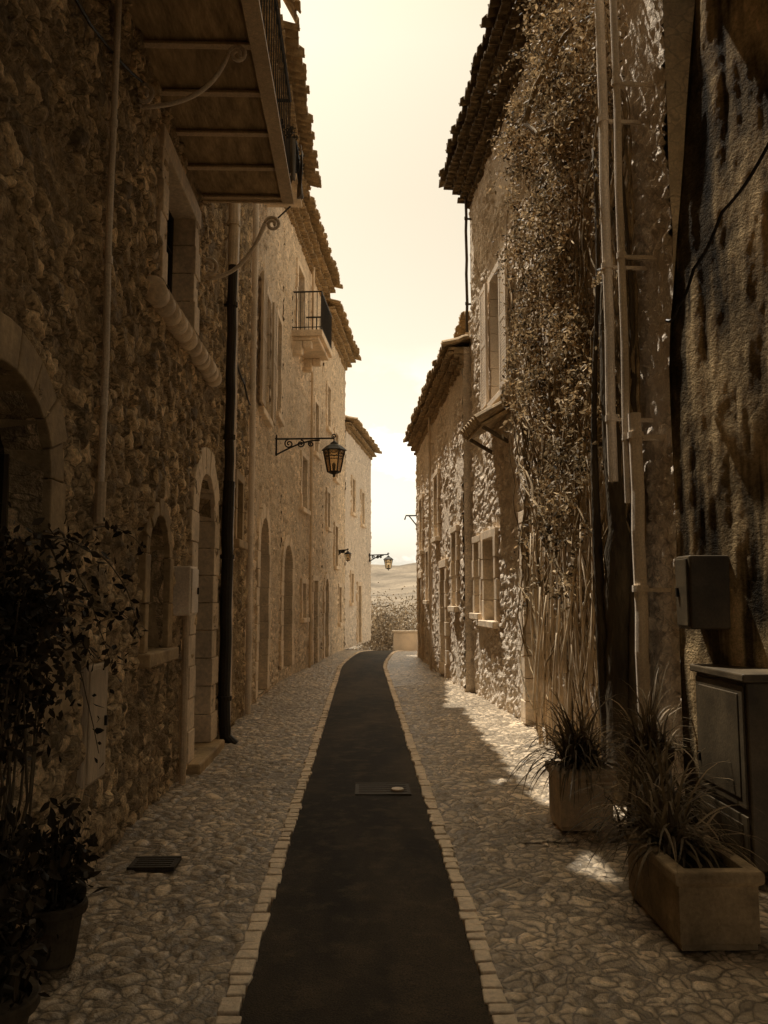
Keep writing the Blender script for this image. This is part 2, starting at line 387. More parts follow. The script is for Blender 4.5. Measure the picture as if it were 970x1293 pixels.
mb=MB(); mb.box(FA.P,u(9.003),u(11.85),14.55,14.65,-.3,.48); mb.obj('sun_slot_roof',M['tiled'],lg)  # unseen slab, its overhang added to widen the shade
roof(A,FA,10.15,.7,.12,M['tile'],run=.06,u0=u(9.3),u1=u(11.7)); cornice(A,FA,10.1,M['tile'],4,.13,u0=u(9.3),u1=u(11.75))
door(A,FA,oad,M['dark'],M['trim'],.26)
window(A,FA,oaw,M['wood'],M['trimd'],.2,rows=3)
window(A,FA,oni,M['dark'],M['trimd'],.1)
w=window(A,FA,owi,M['dark'],M['trim'],.17,sill=False)
window(A,FA,ofr,M['wood'],None,sill=False)
window(A,FA,osm,M['wood'],M['trimd'],.1)
mb=MB(); y=6.15
while y<8.75:
    mb.tube([FA.P(u(y),4.0,.05),FA.P(u(y)+.02,4.0,.05),FA.P(u(y)+.2,4.0,.05),FA.P(u(y)+.22,4.0,.05)],[.075,.105,.1+random.uniform(-.015,.012),.07],12); y+=.225
mb.obj('rounded_sill',M['trim'],A,smooth=True)
mb=MB(); mb.box(FA.P,u(7.95),u(9.35),-.05,.12,-.3,.16); mb.obj('door_step',M['trimd'],A,bevel=.02)
def pipe(root,f,y,z0,z1,r,mat,off=.1,coll=1.6,name='downpipe',shoe=False):
    mb=MB(); uu=f.U(y); pts=[f.P(uu,z0+(z1-z0)*i/10,off+.006*math.sin(i*2.1)) for i in range(11)]
    if shoe: pts[0]=f.P(uu,z0,off+.12); pts.insert(1,f.P(uu,z0+.1,off+.02))
    mb.tube(pts,r,12)
    z=z0+.5
    while z<z1:
        mb.tube([f.P(uu,z,off),f.P(uu,z+.05,off)],r*1.25,12); mb.box(f.P,uu-.012,uu+.012,z,z+.03,-.02,off); z+=coll
    return mb.obj(name,mat,root,smooth=False)
pipe(A,FA,9.62,0,3.0,.068,M['iron'],shoe=True); pipe(A,FA,9.62,3.0,5.6,.055,M['dark']); pipe(A,FA,9.62,5.6,10,.062,M['pipe'])
pipe(A,FA,9.98,0,10,.04,M['paint'],.08)
pipe(A,FA,5.03,2.32,10,.02,M['paint'],.07,.9,'conduit')
mb=MB(); mb.tube([FA.P(u(5.03),2.1,.07),FA.P(u(5.03),2.35,.07)],.034,10); mb.obj('conduit_end',M['pipe'],A)
def cabinet(root,P,u0,u1,z0,z1,d,mat,name='meter_box',panels=1,hood=False,rows=1,back=-.02):
    mb=MB(); mb.box(P,u0,u1,z0,z1,back,d); o=mb.obj(name,mat,root,bevel=.012)
    p=MB(); ww=(u1-u0)/panels; cuts=[0,1] if rows==1 else [0,.3,1]
    for i in range(panels):
        a=u0+i*ww
        for r in range(len(cuts)-1):
            za=z0+(z1-z0)*cuts[r]; zb=z0+(z1-z0)*cuts[r+1]
            p.box(P,a+.025,a+ww-.025,za+.02,zb-.02,d-.002,d+.014)
            if rows>1: p.box(P,a+.08,a+ww-.08,za+.07,zb-.07,d+.01,d+.02)
    q=p.obj('cabinet_door',mat,o,bevel=.006)
    k=MB(); k.box(P,u1-.08,u1-.06,(z0+z1)/2-.03,(z0+z1)/2+.03,d+.013,d+.03); k.obj('latch',M['iron'],q)
    if hood: 
        h=MB(); h.box(P,u0-.03,u1+.03,z1+.002,z1+.05,back,d+.03); h.obj('cabinet_hood',mat,o,bevel=.01)
    return o
cabinet(A,FA.P,u(7.3),u(7.62),1.5,1.93,.16,M['paint'])
cabinet(A,FA.P,u(4.98),u(5.36),.55,1.25,.05,M['woodl'],'utility_hatch')
mb=MB(); mb.tube([FA.P(u(7.55),.0,.08),FA.P(u(7.55),1.5,.08)],.03,10); mb.obj('cable_duct',M['pipe'],A)
def cable(root,pts,r,mat,name='cable'):
    P=[Vector(p) for p in pts]; out=[]
    for i in range(len(P)-1):
        for k in range(8):
            t=k/8; q=P[i].lerp(P[i+1],t); q.z-=.04*math.sin(math.pi*t); out.append(q)
    out.append(P[-1]); mb=MB(); mb.tube(out,r,6); mb.obj(name,mat,root)
cable(A,[FA.P(u(9.6),5.1,.06),FA.P(u(10.1),4.7,.05),FA.P(u(11.1),4.55,.05),FA.P(u(11.7),4.4,.05)],.014,M['iron'])
cable(A,[FA.P(u(3.0),4.9,.06),FA.P(u(4.6),5.0,.05),FA.P(u(6.0),5.5,.05)],.01,M['iron'])
# balcony
bz=5.72; by0,by1=3.4,8.2; bd=.92
mb=MB(); mb.box(FA.P,u(by0),u(by1),bz+.04,bz+.14,-.05,bd-.04); bal=mb.obj('balcony',M['slab'],A,bevel=.01)
for i,y in enumerate(np.linspace(by0+.05,by1-.03,9)):
    j=MB(); j.box(FA.P,u(y)-.03,u(y)+.03,bz+.0,bz+.016,-.05,bd-.05); j.box(FA.P,u(y)-.008,u(y)+.008,bz+.016,bz+.038,-.05,bd-.05); j.obj('joist',M['ironl'],bal)
j=MB(); j.box(FA.P,u(by0)-.02,u(by1)+.02,bz-.02,bz+.16,bd-.048,bd-.008); j.box(FA.P,u(by0)-.02,u(by1)+.02,bz-.03,bz-.018,bd-.1,bd+.02); j.box(FA.P,u(by1)+.003,u(by1)+.03,bz-.02,bz+.14,-.05,bd-.05)
j.obj('edge_beam',M['ironl'],bal)
def railing(f,u0,u1,z,h,d0,d1,mat,parent,sp=.11,sides=True,r0=.008):
    r=MB(); n=int((u1-u0)/sp)
    for i in range(n+1):
        uu=u0+(u1-u0)*i/n; r.tube([f.P(uu,z,d1),f.P(uu,z+h,d1)],r0,5)
    if sides:
        m=int((d1-d0)/sp)
        for uu in (u0,u1):
            for i in range(m): 
                dd=d0+(d1-d0)*i/m; r.tube([f.P(uu,z,dd),f.P(uu,z+h,dd)],r0,5)
    for zz,rr in ((z+.06,.012),(z+h,.02)): r.tube([f.P(u0,zz,d0),f.P(u0,zz,d1),f.P(u1,zz,d1),f.P(u1,zz,d0)],rr,6)
    return r.obj('railing',mat,parent)
railing(FA,u(by0),u(by1),bz+.14,.95,0,bd-.03,M['iron'],bal,.17,r0=.006)
def scroll(c,a,b,r0,turns,sgn,start):
    out=[]
    for i in range(int(turns*14)+1):
        t=i/14*2*math.pi; r=r0*(1-.8*i/(turns*14)); an=start+sgn*t; out.append(Vector(c)+a*r*math.cos(an)+b*r*math.sin(an))
    return out
def bracket(f,y,zw,zt,dout,mat,parent,r=.014,s=1.0):
    a=f.n; b=Vector((0,0,1)); uu=f.U(y); mb=MB()
    p0=Vector(f.P(uu,zw,.05)); p3=Vector(f.P(uu,zt,dout))
    pts=[]
    c1=p0+a*.3+b*.02; c2=p3-b*.3-a*.1
    for i in range(17):
        t=i/16; pts.append(p0*(1-t)**3+c1*3*t*(1-t)**2+c2*3*t*t*(1-t)+p3*t**3)
    mb.tube(pts,r,8)
    s1=scroll(p0+b*.1*s,a,b,.1*s,1.9,-1,-math.pi/2); mb.tube(s1,r*.85,6)
    s2=scroll(p3+a*.07*s,a,b,.07*s,1.7,-1,math.pi); mb.tube(s2,r*.85,6)
    return mb.obj('bracket',mat,parent,smooth=True)
bracket(FA,5.75,5.2,5.62,.66,M['paint'],bal,.017); bracket(FA,8.4,4.96,5.56,.62,M['paint'],bal,.022,1.2)
# ---------------------------------------------------------------- LEFT HOUSE B
FB=Fac((-1.68,11.8),(-1.62,16.5),1)
B=empty('stone_house',(-1.65,14,0),'pale rubble house with deep tiled eaves and shutters','house','houses along the street')
od=Op(FB,13.3,14.5,.1,3.0,arch=True); o1=Op(FB,13.2,14.1,4.7,6.8); o2=Op(FB,15.3,16.0,5.1,7.0); o3=Op(FB,12.5,13.2,8.3,9.6)
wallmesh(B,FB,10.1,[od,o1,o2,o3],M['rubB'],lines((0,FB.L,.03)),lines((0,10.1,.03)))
cornice(B,FB,10.1,M['tile'],4,.13); roof(B,FB,10.15,.72,1.3,M['tile'])
door(B,FB,od,M['dark'],M['trim'],.22); window(B,FB,o1,M['woodl'],M['trim'],.12,shut=M['woodl']); window(B,FB,o2,M['wood'],M['trim'],.1); window(B,FB,o3,M['wood'],M['trim'],.1)
# drying rack with washing and plants under the eave
mb=MB(); mb.box(FB.P,.8,1.9,8.32,8.36,-.05,.62); bb=mb.obj('balcony',M['trim'],B,bevel=.01)
railing(FB,.82,1.88,8.36,.55,0,.6,M['iron'],bb,.15,r0=.006)
for uu in (.85,1.85):
    k=MB(); k.tube([FB.P(uu,8.0,.02),FB.P(uu,8.1,.2),FB.P(uu,8.32,.42)],.014,6); k.obj('bracket',M['iron'],bb)
pipe(B,FB,11.95,0,9.8,.045,M['paint'],.08)
def cloth(P,a0,a1,z1,h,label,mat):
    mb=MB(); n=14; m=10
    for j in range(m+1):
        for i in range(n+1):
            t=i/n; s=j/m; mb.v.append(P(a0+(a1-a0)*t,z1-h*s*(1+.06*math.sin(5*t)),.03*math.sin(9*t+1)*(.3+s)+.02*math.sin(4*s+3*t)))
    for j in range(m):
        for i in range(n): a=j*(n+1)+i; mb.f.append((a,a+1,a+n+2,a+n+1)); mb.m.append(0)
    mb.obj('hanging_cloth',mat,None,smooth=True,solid=.006,label=label,category='laundry')
cloth(lambda a,z,d:FB.P(.78-d,z,a),.2,.36,8.92,.45,'small grey cloth drying over an iron balcony rail',M['cloth'])
cloth(lambda a,z,d:FB.P(.78-d,z,a),.42,.6,8.92,.75,'long dark cloth hanging from an iron balcony rail',M['paintd'])
cloth(lambda a,z,d:FB.P(a,z,.66+d),.95,1.3,8.92,.8,'long dark cloth hanging from an iron balcony rail',M['paintd'])
# ---------------------------------------------------------------- LEFT HOUSE C1
FC=Fac((-1.62,16.5),(-1.07,22.1),1)
C=empty('stone_house',(-1.4,19,0),'weathered stone house with small iron balcony','house','houses along the street')
ops=[Op(FC,16.75,17.7,.25,2.75,arch=True),Op(FC,20.6,21.3,.05,2.1),Op(FC,18.8,19.5,3.7,4.9),Op(FC,18.0,18.8,7.45,9.1),Op(FC,20.6,21.2,5.3,6.6),Op(FC,19.0,19.5,1.2,2.0)]
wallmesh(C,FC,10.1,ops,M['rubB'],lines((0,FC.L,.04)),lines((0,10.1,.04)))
cornice(C,FC,10.1,M['tile'],3,.12); roof(C,FC,10.12,.5,1.3,M['tile'])
door(C,FC,ops[0],M['dark'],M['trim'],.2); door(C,FC,ops[1],M['dark'],M['trim'],.12)
for o in ops[2:]: window(C,FC,o,M['wood'],M['trim'],.1)
c0=FC.U(17.5)
mb=MB(); mb.box(FC.P,c0,c0+1.7,7.28,7.42,-.05,.66); mb.box(FC.P,c0+.05,c0+1.65,7.2,7.28,-.05,.58); bb=mb.obj('balcony',M['trim'],C,bevel=.015)
railing(FC,c0+.03,c0+1.67,7.42,.85,0,.63,M['iron'],bb,.09)
for uu in (c0+.15,c0+1.5):
    k=MB(); P2=lambda a,z,d,uu=uu:FC.P(uu+a,z,d); k.box(P2,-.1,.1,6.9,7.2,-.05,.22); k.box(P2,-.097,.097,7.04,7.2,.22,.42); k.obj('corbel',M['trim'],bb,bevel=.03)
pipe(C,FC,19.9,0,9.8,.035,M['pipe'],.07)
# ---------------------------------------------------------------- LEFT HOUSE C2
FE=Fac((-1.07,22.1),(-.57,27.1),1)
E=empty('stone_house',(-.8,24.6,0),'narrow stone house with projecting tiled corner eave','house','houses along the street')
ops=[Op(FE,22.6,23.3,.05,2.2,arch=True),Op(FE,24.6,25.2,2.6,3.8),Op(FE,24.4,25.1,5.2,6.6),Op(FE,22.9,23.4,3.6,4.6),Op(FE,25.6,26.2,.9,2.0),Op(FE,22.8,23.4,6.4,7.6)]
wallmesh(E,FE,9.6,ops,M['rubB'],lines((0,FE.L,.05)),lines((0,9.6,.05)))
cornice(E,FE,9.6,M['tile'],3,.13,u1=FE.L+.05); roof(E,FE,9.62,.5,1.3,M['tile'],u1=FE.L+.3)
door(E,FE,ops[0],M['dark'],M['trim'],.15)
for o in ops[1:]: window(E,FE,o,M['wood'],M['trim'],.1)
# ---------------------------------------------------------------- LEFT HOUSE D
FD=Fac((-.56,27.3),(.36,33.4),1)
Dh=empty('stone_house',(-.1,30,0),'low sunlit stone house closing the street','house','houses along the street')
ops=[Op(FD,28.6,29.2,4.6,5.8),Op(FD,30.8,31.4,4.4,5.6),Op(FD,30,30.7,0.05,2.1),Op(FD,28.4,28.9,1.5,2.5)]
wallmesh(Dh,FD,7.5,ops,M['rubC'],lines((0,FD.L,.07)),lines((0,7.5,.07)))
cornice(Dh,FD,7.5,M['tile'],2,.13); roof(Dh,FD,7.52,.4,1.1,M['tile'])
door(Dh,FD,ops[2],M['dark'],M['trim'],.15)
for o in (ops[0],ops[1],ops[3]): window(Dh,FD,o,M['wood'],M['trim'],.1)
# ---------------------------------------------------------------- RIGHT HOUSE R2 (creeper)
F2=Fac((2.42,6.2),(1.97,14.6),-1)
R2=empty('stone_house',(2.2,10.4,0),'sunlit rubble house with tiled eaves under climbing creeper','house','houses along the street')
ow=Op(F2,11.72,12.6,4.65,6.6); oc=Op(F2,12.6,13.4,1.3,2.6); od=Op(F2,9.9,10.8,0.05,2.65); oe=Op(F2,13.75,14.2,1.4,2.6); og=Op(F2,8.2,9.0,4.4,5.6)
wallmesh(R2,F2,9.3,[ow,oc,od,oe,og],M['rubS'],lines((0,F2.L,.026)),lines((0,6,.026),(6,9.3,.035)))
cornice(R2,F2,9.3,M['tiled'],4,.13); roof(R2,F2,9.33,.55,1.3,M['tiled'],u1=F2.L+.3)
window(R2,F2,ow,M['woodl'],M['paint'],.1,shut=M['paint'],proud=.08); window(R2,F2,oc,M['wood'],M['trim'],.12,proud=.08); window(R2,F2,oe,M['wood'],M['trim'],.1,proud=.08); window(R2,F2,og,M['wood'],M['trim'],.1,proud=.08)
door(R2,F2,od,M['wood'],M['trim'],.14,proud=.08)
cp=MB(); u2=F2.U
for i in range(7):
    uc=u2(11.75)+i*.18
    pts=[Vector(F2.P(uc,4.5-.3*t,-.02+.5*t)) for t in (0,.35,.7,1)]
    cp.tube(pts,[.06,.07,.08,.085],10)
cp.prism(lambda a,z,d:F2.P(d,z,a),[(-.02,4.4),(.42,4.14),(.42,4.1),(-.02,4.33)],u2(11.68),u2(12.92))
cn=cp.obj('tile_canopy',M['tile'],R2)
for y in (11.8,12.8):
    k=MB(); k.tube([F2.P(u2(y),3.9,.0),F2.P(u2(y),4.12,.38)],.03,6); k.obj('canopy_strut',M['wood'],cn)
pipe(R2,F2,14.45,6.4,9.1,.026,M['paintd'],.1)
pipe(R2,F2,6.7,2.6,9,.04,M['paint'],.34,1.3); pipe(R2,F2,6.48,2.4,9,.03,M['paint'],.3,1.5); pipe(R2,F2,6.4,0,3.1,.05,M['paint'],.26,1.2)
# ---------------------------------------------------------------- RIGHT HOUSE R3
F3=Fac((1.82,14.7),(1.6,24.0),-1)
R3=empty('stone_house',(1.7,19,0),'low sunlit stone house with ragged tiled eave','house','houses along the street')
ops=[Op(F3,15.3,15.9,1.5,2.9),Op(F3,17,17.8,.05,2.3),Op(F3,18.2,18.9,3.0,4.4),Op(F3,20.2,20.8,1.6,2.8),Op(F3,21.8,22.5,2.9,4.3),Op(F3,22.2,22.9,.05,2.2)]
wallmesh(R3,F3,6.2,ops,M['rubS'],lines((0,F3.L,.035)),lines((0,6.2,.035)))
cornice(R3,F3,6.2,M['tile'],3,.1); roof(R3,F3,6.22,.38,1.1,M['tile'],u1=F3.L+.25)
door(R3,F3,ops[1],M['wood'],M['trim'],.15,proud=.08); door(R3,F3,ops[5],M['wood'],M['trim'],.15,proud=.08)
for o in (ops[0],ops[2],ops[3],ops[4]): window(R3,F3,o,M['wood'],M['trim'],.1,proud=.08)
pipe(R3,F3,19.5,0,6,.03,M['woodl'],.1)
mb=MB(); mb.box(lambda a,z,d:F3.P(a,z,-d),.1,4.2,6.2,6.78,.2,3.2); at=mb.obj('attic_storey',M['paint'],R3)
Fat=Fac((1.82+.2,14.8),(1.72+.2,18.9),-1); roof(at,Fat,6.82,.16,.4,M['tile'],run=2.6,u1=Fat.L+.2)
mb=MB(); s0=Vector(F3.P(8.9,4.0,.05)); mb.tube([s0,s0+F3.n*.3,s0+F3.n*.34-Vector((0,0,.12))],.022,6); mb.tube([s0-Vector((0,0,.28)),s0+F3.n*.22],.018,6); mb.obj('bracket',M['iron'],R3)
# ---------------------------------------------------------------- RIGHT HOUSE R1 (near, rendered)
F1=Fac((4.8,.3),(2.2,5.75),-1)
R1=empty('rendered_house',(3.1,3.0,0),'rough rendered house with battered end and unseen low eaves shaped to shade it','house','houses along the street')
def warp(v):
    x,y,z=v; t=max(0,min(1,(y-4.0)/1.75))
    return (x+max(0,z-3.4)*.06*t, y-max(0,z-3.4)*.14*t, z)
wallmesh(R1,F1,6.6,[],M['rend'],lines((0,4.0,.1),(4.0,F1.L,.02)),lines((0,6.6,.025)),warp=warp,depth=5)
roof(R1,F1,6.62,1.15,1.2,M['tiled'],u1=F1.L+.05)  # deep overhang out of view, shaped to shade the wall below
mb=MB(); mb.box(F1.P,0,F1.L-.7,6.5,6.6,-.1,1.0); mb.obj('shade_soffit',M['wood'],R1)  # unseen boards under the shading overhang
u1_=F1.U
PM=lambda a,z,d:(2.5-d,a,z)
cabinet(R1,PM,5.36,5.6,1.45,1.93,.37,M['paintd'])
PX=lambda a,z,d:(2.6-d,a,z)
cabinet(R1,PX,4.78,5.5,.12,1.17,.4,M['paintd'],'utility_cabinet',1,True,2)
cable(R1,[F1.P(u1_(5.72),3.62,.05),F1.P(u1_(5.62),3.68,.06),F1.P(u1_(5.48),3.9,.06),F1.P(u1_(5.25),4.2,.06),F1.P(u1_(4.9),4.5,.06)],.012,M['iron'])
# ---------------------------------------------------------------- unseen blocker over the camera, added to darken the foreground
BH=empty('unseen_sky_blocker',(1,-1.6,0),'unseen block added over the camera to darken the foreground','house','houses along the street')
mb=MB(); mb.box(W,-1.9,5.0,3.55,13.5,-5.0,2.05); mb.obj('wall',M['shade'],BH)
mb=MB(); mb.box(W,-1.9,5.0,-.1,3.545,-5.0,-4.6); mb.obj('blocker_back_wall',M['dark'],BH)
# ---------------------------------------------------------------- creeper
cr=empty('climbing_creeper',F2.P(1.2,0,.1),'patchy tangled creeper with sunlit edges climbing stone house','climbing plant')
T=MB()
for kk,(bx,by_,rr_) in enumerate(((2.12,6.85,.14),(2.02,6.98,.06),(2.24,6.74,.07),(2.12,7.08,.045))):
    tp=[];tr=[]
    for i in range(34):
        z=i*.17; tp.append((bx+.04*math.sin(z*1.3+kk*1.7),by_+.05*math.sin(z*1.9+kk),z)); tr.append(((rr_ if (kk==0 and z<2.2) else max(.014,rr_*(1-.17*z)))+(.04 if z<.2 else 0))*(1+random.uniform(-.1,.1)))
    T.tube(tp,tr,12)
T.obj('trunk',M['bark'],cr,smooth=True)
S=MB()
def walk(y,z0,z1,r,d=.12,wob=.05,SS=None,drift=0):
    pts=[];rr=[];n=max(3,int((z1-z0)/.16)); yy=y; dd=d; vy=drift
    for i in range(n+1):
        t=i/n; vy=vy*.85+random.gauss(0,1)*wob*.5; yy+=vy; dd=min(.32,max(.08,dd+random.uniform(-.05,.05)))
        yy=min(10.4,max(6.75,yy)); pts.append(F2.P(u2(yy),z0+(z1-z0)*t+random.uniform(-.03,.03),dd)); rr.append(r*(1-.6*t)+.003)
    (SS or S).tube(pts,rr,6)
for i in range(90):
    y=random.uniform(6.9,9.9); walk(y,random.choice([0,.3,1.0,1.5,2.5,3.2]),random.uniform(3.4,7.0),random.choice([.005,.006,.008,.01,.014,.022]),wob=random.uniform(.06,.22),d=.15)
S.tube([F2.P(u2(7.6),7.4,.1),F2.P(u2(7.8),7.3,.3),F2.P(u2(8.2),7.0,.5),F2.P(u2(8.3),6.65,.6),F2.P(u2(8.0),6.35,.55),F2.P(u2(7.5),6.2,.35),F2.P(u2(7.2),6.1,.1)],[.02,.026,.03,.03,.026,.022,.018],8)
S.obj('stem',M['stem'],cr,smooth=True)
S=MB()
for i in range(70):
    y=random.uniform(7.2,9.7); z0=random.choice([.05,.05,.3,.9]); h=random.uniform(.9,2.7); d0=random.uniform(.1,.3); ty=random.gauss(0,.16)*h; r=random.choice([.006,.008,.012,.016])
    S.tube([F2.P(u2(y+ty*t+.02*math.sin(5*t+i)),z0+h*t,d0+.05*math.sin(3*t+i)) for t in (0,.2,.4,.6,.8,1)],[r,r,r*.95,r*.9,r*.8,r*.6],6)
S.obj('dry_cane',M['cane'],cr,smooth=True)
pts=[]
ncl=0
while ncl<370:
    y=random.uniform(6.5,11.2); z=random.uniform(1.2,9.2)
    nz=noise.noise(Vector((y*1.3,z*1.0,3.1)))+.6*noise.noise(Vector((y*3,z*2.6,8.1)))
    lim_lo=3.2+nz*1.8+(0 if y<9.0 else (y-9.0)*.9)
    if z<lim_lo and random.random()>.05: continue
    if nz<-.05 and random.random()>.07: continue
    ncl+=1; dd=.1+max(0,nz)*.65+random.uniform(0,.12); rad=random.uniform(.07,.26)
    n=int(130*(rad/.22)**2)
    g=rng.normal(size=(n,3))*rad*np.array([.42,.55,.55])
    c=np.array(F2.P(u2(y),z,dd)); q=g+c; pts.append(q)
for i in range(100):
    y=random.uniform(6.7,10.0); z=random.uniform(2.2,8.0); p=np.array(F2.P(u2(y),z,random.uniform(.15,.4))); vx=random.uniform(-.02,0); vy=random.gauss(0,.02)
    for k in range(random.randint(12,34)):
        p=p+np.array([vx+random.gauss(0,.01),vy+random.gauss(0,.015),.015-.003*k if k<18 else -.035]); pts.append((p+rng.normal(size=(4,3))*.03))
pts=np.concatenate(pts); wallx=2.42-(pts[:,1]-6.2)*.0536; pts=pts[(pts[:,0]<wallx-.06)&(pts[:,0]>wallx-.75)]
ymx=np.interp(pts[:,2],[0,3.6,5,6.6,7.4,9.3],[9.7,10.5,10.3,10.2,10.3,8.6]); thick=np.clip(2.42-(pts[:,1]-6.2)*.0536-pts[:,0],0,1)
fz=np.array([noise.noise(Vector((0,p[2]*3,p[0]*2))) for p in pts])*.7
pts=pts[(pts[:,1]<ymx+fz-thick*1.2+.3)&(pts[:,2]<9.0)&(pts[:,1]>6.82+fz*.25)]
leaves('foliage',pts,.05,M['leafc'],cr)
# ---------------------------------------------------------------- left wall shrub
def shrub(name,c,ext,n,size,mat,label,cat,ncl=14,trunk=None,spread=(.35,.6)):
    e=empty(name,trunk or (c[0],c[1],c[2]-ext[2]),label,cat); allp=[]; st=MB(); b=Vector(trunk or (c[0],c[1],c[2]-ext[2]))
    for i in range(ncl):
        q=np.array([random.uniform(-1,1)*ext[0],random.uniform(-1,1)*ext[1],random.uniform(-1,1)*ext[2]])+np.array(c)
        r=random.uniform(*spread)*min(ext); allp.append(rng.normal(size=(n//ncl,3))*r+q)
        mid=(b+Vector(q))/2+Vector((random.uniform(-.1,.1),random.uniform(-.1,.1),.05)); st.tube([b,b.lerp(mid,.5),mid,Vector(q)],[.009,.008,.006,.003],5)
    st.obj('stem',M['wood'],e); leaves('foliage',np.concatenate(allp),size,mat,e); return e
shrub('wall_shrub',(-1.48,3.5,1.5),(.11,.3,.46),2300,.05,M['leafd'],'dark leafy shrub trained against rubble wall','shrub',26,(-1.55,3.6,0.02),(.6,1.0))
e=empty('rambling_vine',(-1.58,4.4,.02),'thin straggling vine with sparse leaves on stone wall','vine'); S=MB(); lp=[]
for k in range(6):
    p=Vector((-1.52,random.uniform(3.8,4.3),random.uniform(1.4,2.1))); pts=[p.copy()]; dirv=Vector((.02,random.uniform(.5,1),random.uniform(-.1,.3)))
    for i in range(16):
        dirv+=Vector((random.uniform(-.04,.05),random.uniform(-.1,.15),random.uniform(-.25,.2))); p=p+dirv.normalized()*.1; p.x=max(-1.56,min(-1.3,p.x)); pts.append(p.copy())
        for j in range(2): lp.append(p+Vector((random.uniform(-.03,.06),random.uniform(-.06,.06),random.uniform(-.06,.06))))
    S.tube(pts,[.007-.0003*i for i in range(len(pts))],5)
S.obj('stem',M['wood'],e); leaves('foliage',[tuple(q) for q in lp],.055,M['leafd'],e)
# ---------------------------------------------------------------- pots
def potted(c,r,h,mat,n,hh,label,leafm,ls=.06):
    e=empty('potted_plant',c,label,'potted plant'); b=MB()
    b.lathe(c,[(r*.68,0),(r*.72,.01),(r*.95,h*.82),(r*1.06,h*.82),(r*1.1,h*.86),(r*1.1,h*.97),(r*1.06,h),(r*.95,h),(r*.9,h*.86),(.01,h*.85)],28); b.obj('pot',mat,e,smooth=False)
    st=MB(); lp=[]
    for k in range(16):
        a=random.uniform(0,6.28); top=Vector((c[0]+math.cos(a)*r*random.uniform(.2,1.3),c[1]+math.sin(a)*r*random.uniform(.2,1.3),c[2]+h+hh*random.uniform(.4,1)))
        bs=Vector((c[0]+math.cos(a)*r*.3,c[1]+math.sin(a)*r*.3,c[2]+h*.84)); pp=[bs.lerp(top,t)+Vector((0,0,.05*math.sin(3*t))) for t in (0,.3,.6,1)]; st.tube(pp,[.006,.005,.004,.002],5)
        for j in range(n//16):
            t=random.uniform(.25,1.05); q=bs.lerp(top,t); lp.append((q.x+random.gauss(0,.05),q.y+random.gauss(0,.05),q.z+random.gauss(0,.05)))
    st.obj('stem',M['dark'],e); leaves('foliage',lp,ls,leafm,e); return e
potted((-1.3,3.02,.03),.18,.27,M['terra'],600,.4,'dark bushy plant in round terracotta pot by wall',M['leafd'])
potted((-1.38,3.95,.03),.13,.26,M['terra'],500,.42,'leafy plant in dark terracotta pot beside wall',M['leafd'])
potted((-1.45,3.5,.03),.14,.26,M['terra'],450,.5,'dark shrub in terracotta pot against wall',M['leafd'])
for yy_ in (12.8,13.2,13.5): potted(FB.P(FB.U(yy_),8.365,.45),.1,.18,M['terra'],420,.7,'leafy potted plant standing on a small balcony',M['leafd'],.08)
def strap(c,n,ln,name='foliage',parent=None,w=.009):
    b=MB()
    for k in range(n):
        a=random.uniform(0,6.283); el=random.uniform(.4,1.5); l=ln*random.uniform(.45,1.15); d=Vector((math.cos(a)*math.cos(el),math.sin(a)*math.cos(el),math.sin(el)))
        p=Vector(c)+Vector((random.gauss(0,.05),random.gauss(0,.05),0)); side=d.cross(Vector((0,0,1))).normalized(); vs=[]; m=8; bend=random.uniform(.12,.3)
        for i in range(m+1):
            ww=w*(1-(i/m)**2)+.001; vs+=[p+side*ww,p-side*ww]; p=p+d*l/m; d=(d+Vector((random.gauss(0,.04),random.gauss(0,.04),-bend-.2*i/m))).normalized()
            if p.z<.06: p.z=.06
        b.add(vs,[(2*i,2*i+1,2*i+3,2*i+2) for i in range(m)])
    return b.obj(name,M['leafs'],parent,recalc=False)
def trough(x0,x1,y0,y1,h,label,mat):
    cx_,cy_=(x0+x1)/2,(y0+y1)/2; e=empty('planter',(cx_,cy_,.02),label,'planter')
    b=MB(); t=.05
    def ring(o,z): return [(x0-o,y0-o,z),(x1+o,y0-o,z),(x1+o,y1+o,z),(x0-o,y1+o,z)]
    prof=[(-.01,.02),(-.01,.05),(.0,.05),(0,.06),(0,h*.82),(.015,h*.84),(.022,h*.88),(.022,h*.97),(.015,h),(-t,h),(-t,h*.86)]
    vs=[];fs=[]
    for o,z in prof: vs+=ring(o,z)
    for i in range(len(prof)-1):
        for k in range(4): fs.append((i*4+k,i*4+(k+1)%4,(i+1)*4+(k+1)%4,(i+1)*4+k))
    fs.append((3,2,1,0)); b.add(vs,fs); b.obj('trough',mat,e,bevel=.008)
    s=MB(); s.box(W,x0+t,x1-t,h*.8,h*.88,y0+t,y1-t); s.obj('soil',M['soil'],e); return e
e=trough(1.48,1.86,4.0,4.75,.38,'rectangular moulded stone planter with strappy leaves',M['plst']); strap((1.6,4.45,.34),150,.55,parent=e); strap((1.62,4.75,.34),110,.55,parent=e)
e=trough(1.4,1.78,6.0,6.35,.44,'square pale planter filled with long arching grass',M['trim']); strap((1.6,6.22,.42),260,.66,parent=e)
def strap_pot(c,r,h,label,n,ln):
    e=empty('potted_plant',c,label,'potted plant'); b=MB(); b.lathe(c,[(r*.7,0),(r*.95,h*.82),(r*1.08,h*.84),(r*1.08,h),(r*.95,h),(r*.9,h*.86),(.01,h*.85)],24); b.obj('pot',M['terra'],e); strap((c[0],c[1],c[2]+h*.9),n,ln,parent=e)
strap_pot((1.8,5.15,.03),.17,.38,'spider plant overflowing terracotta pot on cobbles',180,.6)
strap_pot((2.0,5.85,.03),.15,.6,'tall potted strappy plant beside utility cabinet',140,.6)
